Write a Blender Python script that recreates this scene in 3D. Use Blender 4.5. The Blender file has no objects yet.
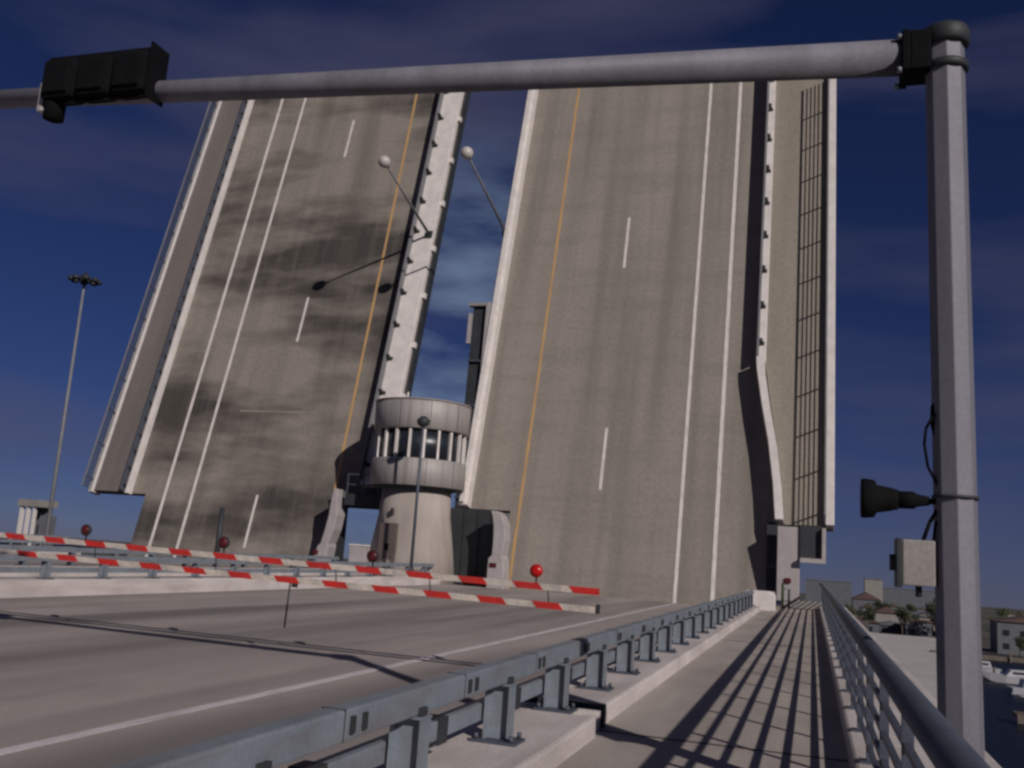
import bpy, bmesh, math, random
from mathutils import Vector, Matrix, noise

random.seed(7)
R = math.radians
SC = bpy.context.scene
COL = SC.collection

# ------------------------------------------------------------------ camera
cam_data = bpy.data.cameras.new("camera")
cam = bpy.data.objects.new("camera", cam_data)
COL.objects.link(cam)
SC.camera = cam
cam_data.sensor_width = 36.0
cam_data.lens = 957.0 / 1024.0 * 36.0
cam_data.clip_start = 0.05
cam_data.clip_end = 12000
_M = [[0.953384168193219, 0.013187438396714143, -0.3014709261389182],
      [0.29395240884220025, 0.18519001757058615, 0.9377081842066187],
      [0.0681953750220066, -0.9826142421422249, 0.17268075157604862]]
cam.matrix_world = Matrix(((_M[0][0], -_M[0][1], -_M[0][2], 0.0),
                           (_M[1][0], -_M[1][1], -_M[1][2], 0.0),
                           (_M[2][0], -_M[2][1], -_M[2][2], 1.5),
                           (0, 0, 0, 1)))

# ------------------------------------------------------------------ world, sun, exposure
SUN = Vector((1.40, -1.31, 1.0)).normalized()
SUN_EL = math.asin(SUN.z)
SUN_AZ = math.atan2(SUN.x, SUN.y)            # measured from +Y towards +X
GRADE = 0.0187                               # the bridge climbs; the land falls away below it

world = bpy.data.worlds.new("World")
SC.world = world
world.use_nodes = True
nt = world.node_tree
nt.nodes.clear()
N = nt.nodes.new
L = nt.links.new
w_out = N('ShaderNodeOutputWorld')
w_bg = N('ShaderNodeBackground')
w_bg.inputs['Strength'].default_value = 0.05
tc = N('ShaderNodeTexCoord')
mp = N('ShaderNodeMapping')
mp.inputs['Rotation'].default_value = (math.atan(GRADE), 0, 0)
L(tc.outputs['Generated'], mp.inputs['Vector'])
sky = N('ShaderNodeTexSky')
sky.sky_type = 'NISHITA'
sky.sun_disc = False
sky.sun_elevation = SUN_EL
sky.sun_rotation = SUN_AZ
sky.altitude = 0
sky.air_density = 0.75
sky.dust_density = 0.0
sky.ozone_density = 4.0
L(mp.outputs['Vector'], sky.inputs['Vector'])
tint = N('ShaderNodeMixRGB')
tint.blend_type = 'MULTIPLY'
tint.inputs['Fac'].default_value = 1.0
tint.inputs['Color2'].default_value = (0.29, 0.31, 0.56, 1)
L(sky.outputs['Color'], tint.inputs['Color1'])
gam = N('ShaderNodeGamma')
gam.inputs['Gamma'].default_value = 1.0
L(tint.outputs['Color'], gam.inputs['Color'])
# thin bands of cloud, laid out by direction in the sky
mp2 = N('ShaderNodeMapping')
mp2.inputs['Rotation'].default_value = (0.12, 0.22, 0.5)
mp2.inputs['Scale'].default_value = (1.0, 1.3, 4.6)
L(tc.outputs['Generated'], mp2.inputs['Vector'])
cn = N('ShaderNodeTexNoise')
cn.inputs['Scale'].default_value = 1.9
cn.inputs['Detail'].default_value = 5.0
cn.inputs['Roughness'].default_value = 0.48
cn.inputs['Distortion'].default_value = 0.3
L(mp2.outputs['Vector'], cn.inputs['Vector'])
cr = N('ShaderNodeValToRGB')
cr.color_ramp.elements[0].position = 0.44
cr.color_ramp.elements[0].color = (0, 0, 0, 1)
cr.color_ramp.elements[1].position = 0.70
cr.color_ramp.elements[1].color = (1, 1, 1, 1)
L(cn.outputs['Fac'], cr.inputs['Fac'])
clm = N('ShaderNodeMixRGB')
clm.blend_type = 'MIX'
clm.inputs['Color2'].default_value = (2.1, 2.0, 3.4, 1)
mul = N('ShaderNodeMath')
mul.operation = 'MULTIPLY'
mul.inputs[1].default_value = 0.55
L(cr.outputs['Color'], mul.inputs[0])
L(mul.outputs[0], clm.inputs['Fac'])
L(gam.outputs['Color'], clm.inputs['Color1'])
_d0 = Vector((-.355, .915, .16)).normalized()
dt = N('ShaderNodeVectorMath')
dt.operation = 'DOT_PRODUCT'
dt.inputs[1].default_value = _d0
nrm = N('ShaderNodeVectorMath')
nrm.operation = 'NORMALIZE'
L(tc.outputs['Generated'], nrm.inputs[0])
L(nrm.outputs['Vector'], dt.inputs[0])
mr = N('ShaderNodeMapRange')
mr.interpolation_type = 'SMOOTHSTEP'
mr.inputs['From Min'].default_value = .955
mr.inputs['From Max'].default_value = .997
L(dt.outputs['Value'], mr.inputs['Value'])
mp3 = N('ShaderNodeMapping')
mp3.inputs['Scale'].default_value = (5, 5, 16)
mp3.inputs['Rotation'].default_value = (.15, .1, 0)
L(tc.outputs['Generated'], mp3.inputs['Vector'])
cn2 = N('ShaderNodeTexNoise')
cn2.inputs['Scale'].default_value = 1.4
cn2.inputs['Detail'].default_value = 5
L(mp3.outputs['Vector'], cn2.inputs['Vector'])
m2 = N('ShaderNodeMapRange')
m2.inputs['From Min'].default_value = .38
m2.inputs['From Max'].default_value = .68
m2.inputs['To Max'].default_value = .95
L(cn2.outputs['Fac'], m2.inputs['Value'])
mm2 = N('ShaderNodeMath')
mm2.operation = 'MULTIPLY'
L(mr.outputs['Result'], mm2.inputs[0])
L(m2.outputs['Result'], mm2.inputs[1])
cl2 = N('ShaderNodeMixRGB')
cl2.inputs['Color2'].default_value = (3.6, 4.9, 7.6, 1)
L(mm2.outputs[0], cl2.inputs['Fac'])
L(clm.outputs['Color'], cl2.inputs['Color1'])
L(cl2.outputs['Color'], w_bg.inputs['Color'])
L(w_bg.outputs['Background'], w_out.inputs['Surface'])

sd = bpy.data.lights.new("sun", 'SUN')
sd.energy = 4.3
sd.angle = R(0.6)
sd.color = (1.0, 0.93, 0.88)
sun = bpy.data.objects.new("sun", sd)
COL.objects.link(sun)
sun.rotation_euler = (-SUN).to_track_quat('-Z', 'Y').to_euler()
sun.location = (0, 0, 60)

SC.view_settings.view_transform = 'Standard'
SC.view_settings.look = 'None'
SC.view_settings.exposure = -0.46
SC.view_settings.gamma = 1.0
SC.view_settings.use_curve_mapping = False
SC.cycles.pixel_filter_type = 'GAUSSIAN'
SC.cycles.filter_width = 3.1
SC.cycles.max_bounces = 6

# ------------------------------------------------------------------ materials
def nodes_of(name):
    m = bpy.data.materials.new(name)
    m.use_nodes = True
    t = m.node_tree
    b = t.nodes['Principled BSDF']
    return m, t, b

def mat(name, base, second=None, scale=(1, 1, 1), nscale=2.0, detail=6.0, lo=0.35, hi=0.7, rough=0.75,
        metal=0.0, bump=0.0, bscale=60.0, streak=None, streak_scale=(1, 1, 1), streak_amt=0.5, spec=0.35,
        fine=0.12, fine_scale=35.0, cross=None, cross_scale=(1, 1, 1), cross_amt=.4):
    """two-colour noise, optional stretched streaks, fine grain and bump"""
    m, t, b = nodes_of(name)
    n, l = t.nodes.new, t.links.new
    co = n('ShaderNodeTexCoord')
    mpn = n('ShaderNodeMapping')
    mpn.inputs['Scale'].default_value = scale
    l(co.outputs['Object'], mpn.inputs['Vector'])
    nz = n('ShaderNodeTexNoise')
    nz.inputs['Scale'].default_value = nscale
    nz.inputs['Detail'].default_value = detail
    nz.inputs['Roughness'].default_value = 0.6
    l(mpn.outputs['Vector'], nz.inputs['Vector'])
    rp = n('ShaderNodeValToRGB')
    rp.color_ramp.elements[0].position = lo
    rp.color_ramp.elements[1].position = hi
    rp.color_ramp.elements[0].color = (*base, 1)
    rp.color_ramp.elements[1].color = (*(second or tuple(c * 0.75 for c in base)), 1)
    l(nz.outputs['Fac'], rp.inputs['Fac'])
    cur = rp.outputs['Color']
    if streak:
        m3 = n('ShaderNodeMapping')
        m3.inputs['Scale'].default_value = streak_scale
        l(co.outputs['Object'], m3.inputs['Vector'])
        n3 = n('ShaderNodeTexNoise')
        n3.inputs['Scale'].default_value = 1.0
        n3.inputs['Detail'].default_value = 5.0
        l(m3.outputs['Vector'], n3.inputs['Vector'])
        r3 = n('ShaderNodeValToRGB')
        r3.color_ramp.elements[0].position = 0.46
        r3.color_ramp.elements[1].position = 0.68
        r3.color_ramp.elements[0].color = (0, 0, 0, 1)
        r3.color_ramp.elements[1].color = (streak_amt,) * 3 + (1,)
        l(n3.outputs['Fac'], r3.inputs['Fac'])
        mx = n('ShaderNodeMixRGB')
        l(r3.outputs['Color'], mx.inputs['Fac'])
        l(cur, mx.inputs['Color1'])
        mx.inputs['Color2'].default_value = (*streak, 1)
        cur = mx.outputs['Color']
    if cross:
        m4 = n('ShaderNodeMapping')
        m4.inputs['Scale'].default_value = cross_scale
        l(co.outputs['Object'], m4.inputs['Vector'])
        n4 = n('ShaderNodeTexNoise')
        n4.inputs['Scale'].default_value = 1.0
        n4.inputs['Detail'].default_value = 6.0
        n4.inputs['Roughness'].default_value = .65
        l(m4.outputs['Vector'], n4.inputs['Vector'])
        r4 = n('ShaderNodeValToRGB')
        r4.color_ramp.elements[0].position = 0.48
        r4.color_ramp.elements[1].position = 0.66
        r4.color_ramp.elements[0].color = (0, 0, 0, 1)
        r4.color_ramp.elements[1].color = (cross_amt,) * 3 + (1,)
        l(n4.outputs['Fac'], r4.inputs['Fac'])
        mx4 = n('ShaderNodeMixRGB')
        l(r4.outputs['Color'], mx4.inputs['Fac'])
        l(cur, mx4.inputs['Color1'])
        mx4.inputs['Color2'].default_value = (*cross, 1)
        cur = mx4.outputs['Color']
    fn = n('ShaderNodeTexNoise')
    fn.inputs['Scale'].default_value = fine_scale
    fn.inputs['Detail'].default_value = 3.0
    l(co.outputs['Object'], fn.inputs['Vector'])
    fr = n('ShaderNodeMapRange')
    fr.inputs['From Min'].default_value = 0.3
    fr.inputs['From Max'].default_value = 0.7
    fr.inputs['To Min'].default_value = 1.0 - fine
    fr.inputs['To Max'].default_value = 1.0 + fine
    l(fn.outputs['Fac'], fr.inputs['Value'])
    vm = n('ShaderNodeVectorMath')
    vm.operation = 'SCALE'
    l(cur, vm.inputs[0])
    l(fr.outputs['Result'], vm.inputs['Scale'])
    l(vm.outputs['Vector'], b.inputs['Base Color'])
    b.inputs['Roughness'].default_value = rough
    b.inputs['Metallic'].default_value = metal
    b.inputs['Specular IOR Level'].default_value = spec
    if bump > 0:
        bn = n('ShaderNodeTexNoise')
        bn.inputs['Scale'].default_value = bscale
        bn.inputs['Detail'].default_value = 4.0
        l(co.outputs['Object'], bn.inputs['Vector'])
        bp = n('ShaderNodeBump')
        bp.inputs['Strength'].default_value = bump
        bp.inputs['Distance'].default_value = 0.01
        l(bn.outputs['Fac'], bp.inputs['Height'])
        l(bp.outputs['Normal'], b.inputs['Normal'])
    return m

M = {}
M['road'] = mat('road concrete', (.40, .35, .325), (.31, .27, .255), (1, .12, 1), .5, streak=(.155, .135, .132),
                streak_scale=(.5, .03, .5), streak_amt=.9, cross=(.20, .17, .165), cross_scale=(.9, .5, 1), cross_amt=.3, bump=.3, rough=.85)
M['walk'] = mat('sidewalk concrete', (.42, .37, .335), (.33, .29, .265), (1, .4, 1), 1.1, bump=.3, rough=.85,
                streak=(.15, .125, .11), streak_scale=(1.2, .25, 1), streak_amt=.35)
M['kerb'] = mat('whitewashed kerb concrete', (.62, .56, .54), (.46, .41, .39), (1, .5, 1), 1.6, rough=.8,
                streak=(.30, .26, .25), streak_scale=(3, .5, 4), streak_amt=.5, bump=.25)
M['conc'] = mat('grey concrete', (.36, .31, .29), (.26, .225, .21), (1, 1, 1), .8, rough=.85, bump=.2)
M['conc_dark'] = mat('dark weathered concrete', (.13, .115, .11), (.08, .07, .07), (1, 1, 1), .5, rough=.9)
M['leaf_tan'] = mat('worn tan deck concrete', (.275, .242, .212), (.22, .192, .168), (.35, .05, 1), 1.3, lo=.3, hi=.75,
                    streak=(.14, .125, .11), streak_scale=(.85, .03, 1), streak_amt=.6, rough=.85, fine=.09, fine_scale=5,
                    cross=(.165, .147, .128), cross_scale=(.14, .8, 1), cross_amt=.36)
M['leaf_brown'] = mat('stained brown deck concrete', (.235, .205, .178), (.052, .045, .041), (.06, .19, 1), 1.0, lo=.45, hi=.60,
                      detail=4, streak=(.085, .070, .060), streak_scale=(.7, .05, 1), streak_amt=.45, rough=.85, fine=.10, fine_scale=5,
                      cross=(.27, .235, .205), cross_scale=(1.3, .10, 1), cross_amt=.16)
M['leaf_walk'] = mat('deck walkway concrete', (.27, .235, .195), (.215, .19, .16), (1, .1, 1), .9, rough=.85, fine_scale=9)
M['leaf_walk_grey'] = mat('grey deck walkway concrete', (.175, .15, .142), (.13, .113, .107), (1, .1, 1), .9, rough=.85, fine_scale=9)
M['steel'] = mat('galvanised blue grey steel', (.215, .245, .285), (.165, .19, .225), (1, 1, 1), 3.0, rough=.5, metal=.12, fine=.08,
                 streak=(.15, .125, .11), streak_scale=(7, 1.6, 7), streak_amt=.45)
M['rail_dark'] = mat('painted dark grey railing steel', (.085, .095, .125), (.06, .07, .095), (1, 1, 1), 4, rough=.5, metal=.2)
M['pole'] = mat('galvanised pole steel', (.19, .185, .215), (.15, .145, .17), (2, 2, .4), 2.0, rough=.62, metal=.12, fine=.08,
                streak=(.12, .115, .135), streak_scale=(5, 5, .6), streak_amt=.5)
M['girder'] = mat('dark girder paint', (.045, .05, .055), (.028, .030, .033), (1, 1, 1), .8, rough=.6, metal=.2)
M['grey_steel'] = mat('mid grey girder paint', (.20, .20, .21), (.14, .14, .15), (1, 1, 1), .6, rough=.6)
M['black'] = mat('matte black housing', (.006, .006, .007), (.004, .004, .005), (1, 1, 1), 5, rough=.85, spec=.1, fine=.2)
M['lens'] = mat('unlit dark lens glass', (.004, .003, .003), (.003, .003, .003), (1, 1, 1), 5, rough=.5, spec=.1)
M['white_paint'] = mat('white road paint', (.66, .61, .58), (.42, .38, .35), (4, .6, 1), 2.5, lo=.45, hi=.75, rough=.7)
M['road_white'] = mat('worn white road paint', (.62, .57, .58), (.42, .38, .38), (4, .6, 1), 2.5, lo=.45, hi=.7, rough=.8)
M['yellow_paint'] = mat('yellow road paint', (.48, .29, .12), (.30, .195, .12), (4, .3, 1), 2.5, lo=.45, hi=.75, rough=.7)
M['rust'] = mat('rust stain', (.27, .15, .085), (.17, .11, .08), (3, .4, 1), 3, rough=.9)
M['red'] = mat('red reflective boom paint', (.56, .028, .022), (.36, .03, .026), (1, 1, 1), 5, rough=.5)
M['boom_white'] = mat('white reflective boom paint', (.60, .53, .46), (.36, .32, .29), (1, 1, 1), 5, rough=.5)
M['red_lens'] = mat('red lamp lens', (.55, .012, .012), (.35, .01, .01), (1, 1, 1), 8, rough=.2)
M['dark_red'] = mat('dark red lens', (.10, .012, .014), (.06, .01, .012), (1, 1, 1), 8, rough=.3)
M['tower'] = mat('painted tower concrete', (.40, .355, .32), (.33, .29, .265), (1, 1, .5), .7, rough=.75,
                 streak=(.22, .18, .16), streak_scale=(1.5, 1.5, .25), streak_amt=.5, bump=.15)
M['tower_band'] = mat('brushed tower cladding', (.36, .335, .32), (.30, .28, .27), (1, 1, .1), 1.9, rough=.6, metal=.15,
                      streak=(.20, .175, .17), streak_scale=(3, 3, .1), streak_amt=.6)
M['white'] = mat('white painted metal', (.68, .63, .60), (.55, .51, .49), (1, 1, 1), 2, rough=.5)
M['offwhite'] = mat('off white painted metal', (.40, .36, .36), (.32, .29, .29), (1, 1, 1), 2, rough=.5)
M['globe'] = mat('opal lamp globe', (.50, .46, .44), (.42, .38, .37), (1, 1, 1), 3, rough=.3)
M['door'] = mat('grey brown door paint', (.15, .12, .11), (.11, .09, .085), (1, 1, 1), 2, rough=.55)
M['box'] = mat('beige enclosure paint', (.30, .275, .26), (.24, .22, .21), (1, 1, 1), 3, rough=.55)
M['joint'] = mat('dark rubber joint seal', (.035, .03, .035), (.055, .045, .045), (1, 1, 1), 6, rough=.8)
M['ground'] = mat('scrubby ground', (.085, .075, .062), (.045, .05, .035), (1, 1, 1), .03, rough=.95, fine_scale=.5, fine=.3,
                  streak=(.17, .15, .13), streak_scale=(.02, .02, .02), streak_amt=.6)
M['quay'] = mat('pale quay concrete', (.50, .47, .45), (.42, .39, .375), (1, 1, 1), .12, rough=.9, fine_scale=1.2)
M['roof_red'] = mat('brown red roof', (.115, .07, .06), (.085, .055, .05), (1, 1, 1), .5, rough=.85)
M['roof_grey'] = mat('grey roof', (.15, .15, .16), (.11, .11, .12), (1, 1, 1), .5, rough=.85)
M['house_a'] = mat('cream render', (.27, .25, .23), (.22, .205, .19), (1, 1, 1), .4, rough=.85)
M['house_b'] = mat('grey render', (.125, .13, .145), (.10, .105, .12), (1, 1, 1), .4, rough=.85)
M['leafgreen'] = mat('dark foliage', (.040, .055, .028), (.065, .075, .035), (1, 1, 1), .9, rough=.8)
M['bark'] = mat('bark', (.08, .06, .045), (.05, .04, .03), (1, 1, 1), 3, rough=.9)
M['timber'] = mat('weathered timber', (.16, .13, .11), (.10, .085, .075), (1, 1, 1), 1.2, rough=.9)
M['hull'] = mat('white boat hull', (.46, .46, .49), (.38, .38, .41), (1, 1, 1), 1, rough=.35)
M['boat_blue'] = mat('blue boat trim', (.05, .13, .26), (.04, .10, .2), (1, 1, 1), 1, rough=.4)
_g, _t, _b = nodes_of('dark window glass')
_b.inputs['Base Color'].default_value = (.012, .016, .024, 1)
_b.inputs['Roughness'].default_value = .35
_b.inputs['Specular IOR Level'].default_value = .5
M['glass'] = _g
_g, _t, _b = nodes_of('dark canal water')
_b.inputs['Base Color'].default_value = (.008, .010, .014, 1)
_b.inputs['Specular IOR Level'].default_value = .12
_b.inputs['Roughness'].default_value = .4
_wn = _t.nodes.new('ShaderNodeTexNoise')
_wn.inputs['Scale'].default_value = .6
_wn.inputs['Detail'].default_value = 5
_wc = _t.nodes.new('ShaderNodeTexCoord')
_wb = _t.nodes.new('ShaderNodeBump')
_wb.inputs['Strength'].default_value = .5
_wb.inputs['Distance'].default_value = .25
_t.links.new(_wc.outputs['Object'], _wn.inputs['Vector'])
_t.links.new(_wn.outputs['Fac'], _wb.inputs['Height'])
_t.links.new(_wb.outputs['Normal'], _b.inputs['Normal'])
M['water'] = _g

# ------------------------------------------------------------------ mesh helpers
class MB:
    def __init__(self):
        self.bm = bmesh.new()
    def box(self, x0, x1, y0, y1, z0, z1):
        v = [self.bm.verts.new(p) for p in ((x0, y0, z0), (x1, y0, z0), (x1, y1, z0), (x0, y1, z0),
                                            (x0, y0, z1), (x1, y0, z1), (x1, y1, z1), (x0, y1, z1))]
        for f in ((0, 3, 2, 1), (4, 5, 6, 7), (0, 1, 5, 4), (1, 2, 6, 5), (2, 3, 7, 6), (3, 0, 4, 7)):
            self.bm.faces.new([v[i] for i in f])
        return self
    def tube(self, p0, p1, r0, r1=None, n=16, smooth=True):
        p0, p1 = Vector(p0), Vector(p1)
        r1 = r0 if r1 is None else r1
        d = (p1 - p0).normalized()
        a = d.orthogonal().normalized()
        b = d.cross(a)
        A = [self.bm.verts.new(p0 + (a * math.cos(t) + b * math.sin(t)) * r0) for t in (2 * math.pi * k / n for k in range(n))]
        B = [self.bm.verts.new(p1 + (a * math.cos(t) + b * math.sin(t)) * r1) for t in (2 * math.pi * k / n for k in range(n))]
        for k in range(n):
            f = self.bm.faces.new((A[k], A[(k + 1) % n], B[(k + 1) % n], B[k]))
            f.smooth = smooth
        self.bm.faces.new(A[::-1])
        self.bm.faces.new(B)
        return self
    def lathe(self, prof, c=(0, 0, 0), n=48, axis='z', smooth=True, caps=True):
        rings = []
        for r, h in prof:
            ring = []
            for k in range(n):
                t = 2 * math.pi * k / n
                if axis == 'z':
                    p = (c[0] + r * math.cos(t), c[1] + r * math.sin(t), c[2] + h)
                elif axis == 'x':
                    p = (c[0] + h, c[1] + r * math.cos(t), c[2] + r * math.sin(t))
                else:
                    p = (c[0] + r * math.cos(t), c[1] + h, c[2] + r * math.sin(t))
                ring.append(self.bm.verts.new(p))
            rings.append(ring)
        for a, b in zip(rings, rings[1:]):
            for k in range(n):
                f = self.bm.faces.new((a[k], a[(k + 1) % n], b[(k + 1) % n], b[k]))
                f.smooth = smooth
        if caps:
            self.bm.faces.new(rings[0])
            self.bm.faces.new(rings[-1])
        return self
    def prism(self, pts, axis, a0, a1):
        """polygon pts (2D) extruded along axis from a0 to a1; x:(y,z) y:(x,z) z:(x,y)"""
        def P(p, a):
            return {'x': (a, p[0], p[1]), 'y': (p[0], a, p[1]), 'z': (p[0], p[1], a)}[axis]
        A = [self.bm.verts.new(P(p, a0)) for p in pts]
        B = [self.bm.verts.new(P(p, a1)) for p in pts]
        n = len(pts)
        for k in range(n):
            self.bm.faces.new((A[k], A[(k + 1) % n], B[(k + 1) % n], B[k]))
        self.bm.faces.new(A[::-1])
        self.bm.faces.new(B)
        return self
    def loft(self, rings):
        """closed solid through a list of equal-length vertex rings"""
        V = [[self.bm.verts.new(p) for p in r] for r in rings]
        n = len(rings[0])
        for a, b in zip(V, V[1:]):
            for k in range(n):
                self.bm.faces.new((a[k], a[(k + 1) % n], b[(k + 1) % n], b[k]))
        self.bm.faces.new(V[0][::-1])
        self.bm.faces.new(V[-1])
        return self
    def build(self, name, m, parent=None, bevel=0.0, kind=None):
        bmesh.ops.recalc_face_normals(self.bm, faces=self.bm.faces)
        me = bpy.data.meshes.new(name)
        self.bm.to_mesh(me)
        self.bm.free()
        me.materials.append(m)
        o = bpy.data.objects.new(name, me)
        COL.objects.link(o)
        if parent:
            o.parent = parent
        if bevel > 0:
            bv = o.modifiers.new('bevel', 'BEVEL')
            bv.width = bevel
            bv.segments = 2
            bv.limit_method = 'ANGLE'
        if kind:
            o['kind'] = kind
        return o

def thing(name, label, cat, loc=(0, 0, 0), rz=0.0, group=None):
    o = bpy.data.objects.new(name, None)
    o.empty_display_size = .3
    COL.objects.link(o)
    o.location = loc
    o.rotation_euler = (0, 0, rz)
    tag(o, label, cat, group)
    return o

def tag(o, label, cat, group=None):
    o['label'] = label
    o['category'] = cat
    if group:
        o['group'] = group
    return o

def copy_tree(o, parent=None):
    c = o.copy()
    COL.objects.link(c)
    c.parent = parent
    for ch in list(o.children):
        copy_tree(ch, c)
    return c

# ------------------------------------------------------------------ setting: road, walk, ground
ROADZ = -0.2
Y0, Y1 = -14.0, 43.4
MB().box(-16.45, -2.62, Y0, Y1, ROADZ - .9, ROADZ).build('road', M['road'], kind='structure')
MB().box(-37.0, -21.95, Y0, 43.0, ROADZ - .9, ROADZ).build('left_road', M['road'], kind='structure')
MB().box(-1.80, .312, Y0, 45.2, -.9, 0).build('sidewalk', M['walk'], kind='structure')
e = .004
MB().box(-5.72, -5.58, Y0, Y1 - .3, ROADZ + e, ROADZ + 2 * e).build('lane_marking', M['road_white'], kind='structure')
mb = MB()
for yy in (8.72, 21.0, 34.0):
    mb.box(-1.79, .30, yy, yy + .03, .003, .007)
mb.build('sidewalk_joint', M['joint'], kind='structure')

# land and water fall away below the climbing bridge
def land_z(y, base=-8.0):
    return base - GRADE * y
def sheet(name, x0, x1, y0, y1, base, m, nx=1, ny=1):
    mb = MB()
    vs = [[mb.bm.verts.new((x0 + (x1 - x0) * i / nx, y0 + (y1 - y0) * j / ny, land_z(y0 + (y1 - y0) * j / ny, base)))
           for i in range(nx + 1)] for j in range(ny + 1)]
    for j in range(ny):
        for i in range(nx):
            mb.bm.faces.new((vs[j][i], vs[j][i + 1], vs[j + 1][i + 1], vs[j + 1][i]))
    return mb.build(name, m, kind='structure')
sheet('ground', -6000, 6000, -1500, 9000, -9.3, M['ground'])
sheet('water', -700, 420, 22, 232, -8.6, M['water'])
sheet('far_water', -2500, 70, 640, 1100, -9.2, M['water'])
def slab(name, pts, zb, zt, m):
    mb = MB()
    lo = [mb.bm.verts.new((x, y, land_z(y, zb))) for x, y in pts]
    hi = [mb.bm.verts.new((x, y, land_z(y, zt))) for x, y in pts]
    n = len(pts)
    mb.bm.faces.new(lo[::-1])
    mb.bm.faces.new(hi)
    for i in range(n):
        mb.bm.faces.new((lo[i], lo[(i + 1) % n], hi[(i + 1) % n], hi[i]))
    return mb.build(name, m, kind='structure')
slab('quay', [(2.5, 60), (8.4, 60), (13.3, 107), (21.5, 175), (36.5, 287), (9, 287)], -10.5, -8.0, M['quay'])

# the pier that carries the raised leaves and the tower
p = thing('bridge_pier', 'broad dark concrete pier under the raised bridge leaves and tower', 'bridge pier', (0, 0, 0))
MB().box(-41, 3.0, 45.6, 58, -13, -2.2).build('pier_shaft', M['conc_dark'], p)
MB().box(-20.9, -16.9, 40.9, 45.4, -13, -.35).build('tower_footing', M['conc'], p)
MB().box(-41, 3.0, 57.0, 58, -2.2, -.9).build('rear_wall', M['conc_dark'], p)
for xx, lb in ((-9, 'pair of approach columns under the near roadway'), (-29, 'pair of approach columns under the left roadway')):
    c = thing('bridge_column', lb, 'bridge column', (xx, 20, 0), group='columns under the approach roads')
    for s in (-4, 4):
        MB().lathe([(.9, -9.6 - .4), (.9, -1.5)], (s, 0, 0), 24).build('column', M['conc'], c)
    MB().box(-6.5, 6.5, -1, 1, -1.5, -1.1 - .002).build('cap_beam', M['conc'], c)

# ------------------------------------------------------------------ kerbs and guardrails
def guardrail(root, x, z, y0, y1, first, step, side, simple=False, steel='steel'):
    """steel box rails carried by H posts that stand under the top rail"""
    s = side
    px = x + s * .12
    MB().box(px - .06, px + .06, y0, y1, z + .405, z + .555).build('top_rail', M[steel], root, bevel=0 if simple else .014)
    MB().box(x - .10, x + .0, y0, y1, z + .13, z + .25).build('lower_rail', M[steel], root, bevel=0 if simple else .01)
    yy = first
    k = 0
    while yy < y1 - .4:
        if yy > y0 + .3 and not simple:
            mid = yy + step * .5
            MB().box(x - .115, x + .012, mid - .08, mid + .08, z + .10, z + .262).build('splice_sleeve', M['girder'], root)
            MB().box(px - .062, px + .062, mid - .03 - .1, mid - .022 - .1, z + .41, z + .558).build('splice_seam', M['girder'], root)
            for d in (-.05, .08):
                MB().box(px + s * .061, px + s * .075, mid + d - .02, mid + d + .02, z + .44, z + .52).build('splice_bolt', M['girder'], root)
        yy += step
    yy = first
    proto = None
    cnt = 0
    while yy < y1 - .05 and cnt < 95:
        if yy > y0 + .02:
            if proto is None:
                m = MB()
                w = .065
                m.box(px - .095, px - .08, -w, w, z + .02, z + .39)
                m.box(px + .08, px + .095, -w, w, z + .02, z + .39)
                m.box(px - .0805, px + .0805, -.008, .008, z + .02, z + .39)
                m.box(px - .10, px + .10, -.07, .07, z + .389, z + .404)
                o = m.build('post', M[steel], root)
                proto = o
                o.location.y = yy
                MB().box(px - .17, px + .17, -.13, .13, z + .002, z + .02).build('base_plate', M['rail_dark'], o)
                if not simple:
                    for dx in (-.13, .13):
                        for dy in (-.1, .1):
                            MB().tube((px + dx, dy, z + .021), (px + dx, dy, z + .06), .018, n=6).build('anchor_bolt', M['rail_dark'], o)
                    MB().box(px + s * .061, px + s * .085, -.05, .035, z + .41, z + .45).build('rail_bolt', M['girder'], o)
            else:
                o = copy_tree(proto, root)
                o.location.y = yy
            cnt += 1
        yy += step

def kerb_piece(root, x0, x1, y0, y1, zb, zt, m='kerb', name='kerb_block'):
    return MB().box(x0, x1, y0, y1, zb, zt).build(name, M[m], root, bevel=.03)

# near right hand kerb and guardrail, in two pours with an expansion gap
t = thing('concrete_kerb', 'whitewashed concrete kerb nearest the camera, in front of the joint gap', 'kerb', (-2.2, 0, 0), group='kerbs beside the roads')
kerb_piece(t, -.40, .46, Y0, 8.42, -.25, .17)
t = thing('concrete_kerb', 'long whitewashed kerb running from the joint gap to the raised leaf', 'kerb', (-2.2, 0, 0), group='kerbs beside the roads')
kerb_piece(t, -.40, .40, 9.02, 37.3, -.25, .17)
t = thing('joint_cover', 'dark folded steel plate bridging the gap in the sidewalk kerb', 'joint cover', (-2.2, 8.72, 0))
MB().box(-.38, .34, -.24, .255, -.24, .10).build('cover_plate', M['rail_dark'], t)
MB().box(-.38, .42, -.02, .05, -.2, .165).build('white_fin', M['kerb'], t)
MB().box(-.38, .43, .17, .25, -.2, .20).build('edge_angle', M['girder'], t)
t = thing('guardrail', 'blue grey steel guardrail with two rails between road and sidewalk', 'guardrail', (0, 0, 0), group='steel guardrails on the kerbs')
guardrail(t, -2.24, .17, -9, 37.0, 6.83 - 1.65 * 9, 1.65, 1)
# concrete end block by the leaf
t = thing('kerb_end_block', 'white concrete block closing the far end of the guardrail', 'concrete block', (-1.9, 38, 0))
MB().prism([(-.62, 0), (.62, 0), (.62, .60), (.42, .72), (-.40, .72), (-.62, .58)], 'y', -.6, .1).build('front_block', M['white'], t, bevel=.04)
MB().prism([(-.55, 0), (.50, 0), (.50, .66), (-.55, .66)], 'y', .102, 2.6).build('rear_block', M['kerb'], t, bevel=.03)

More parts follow.
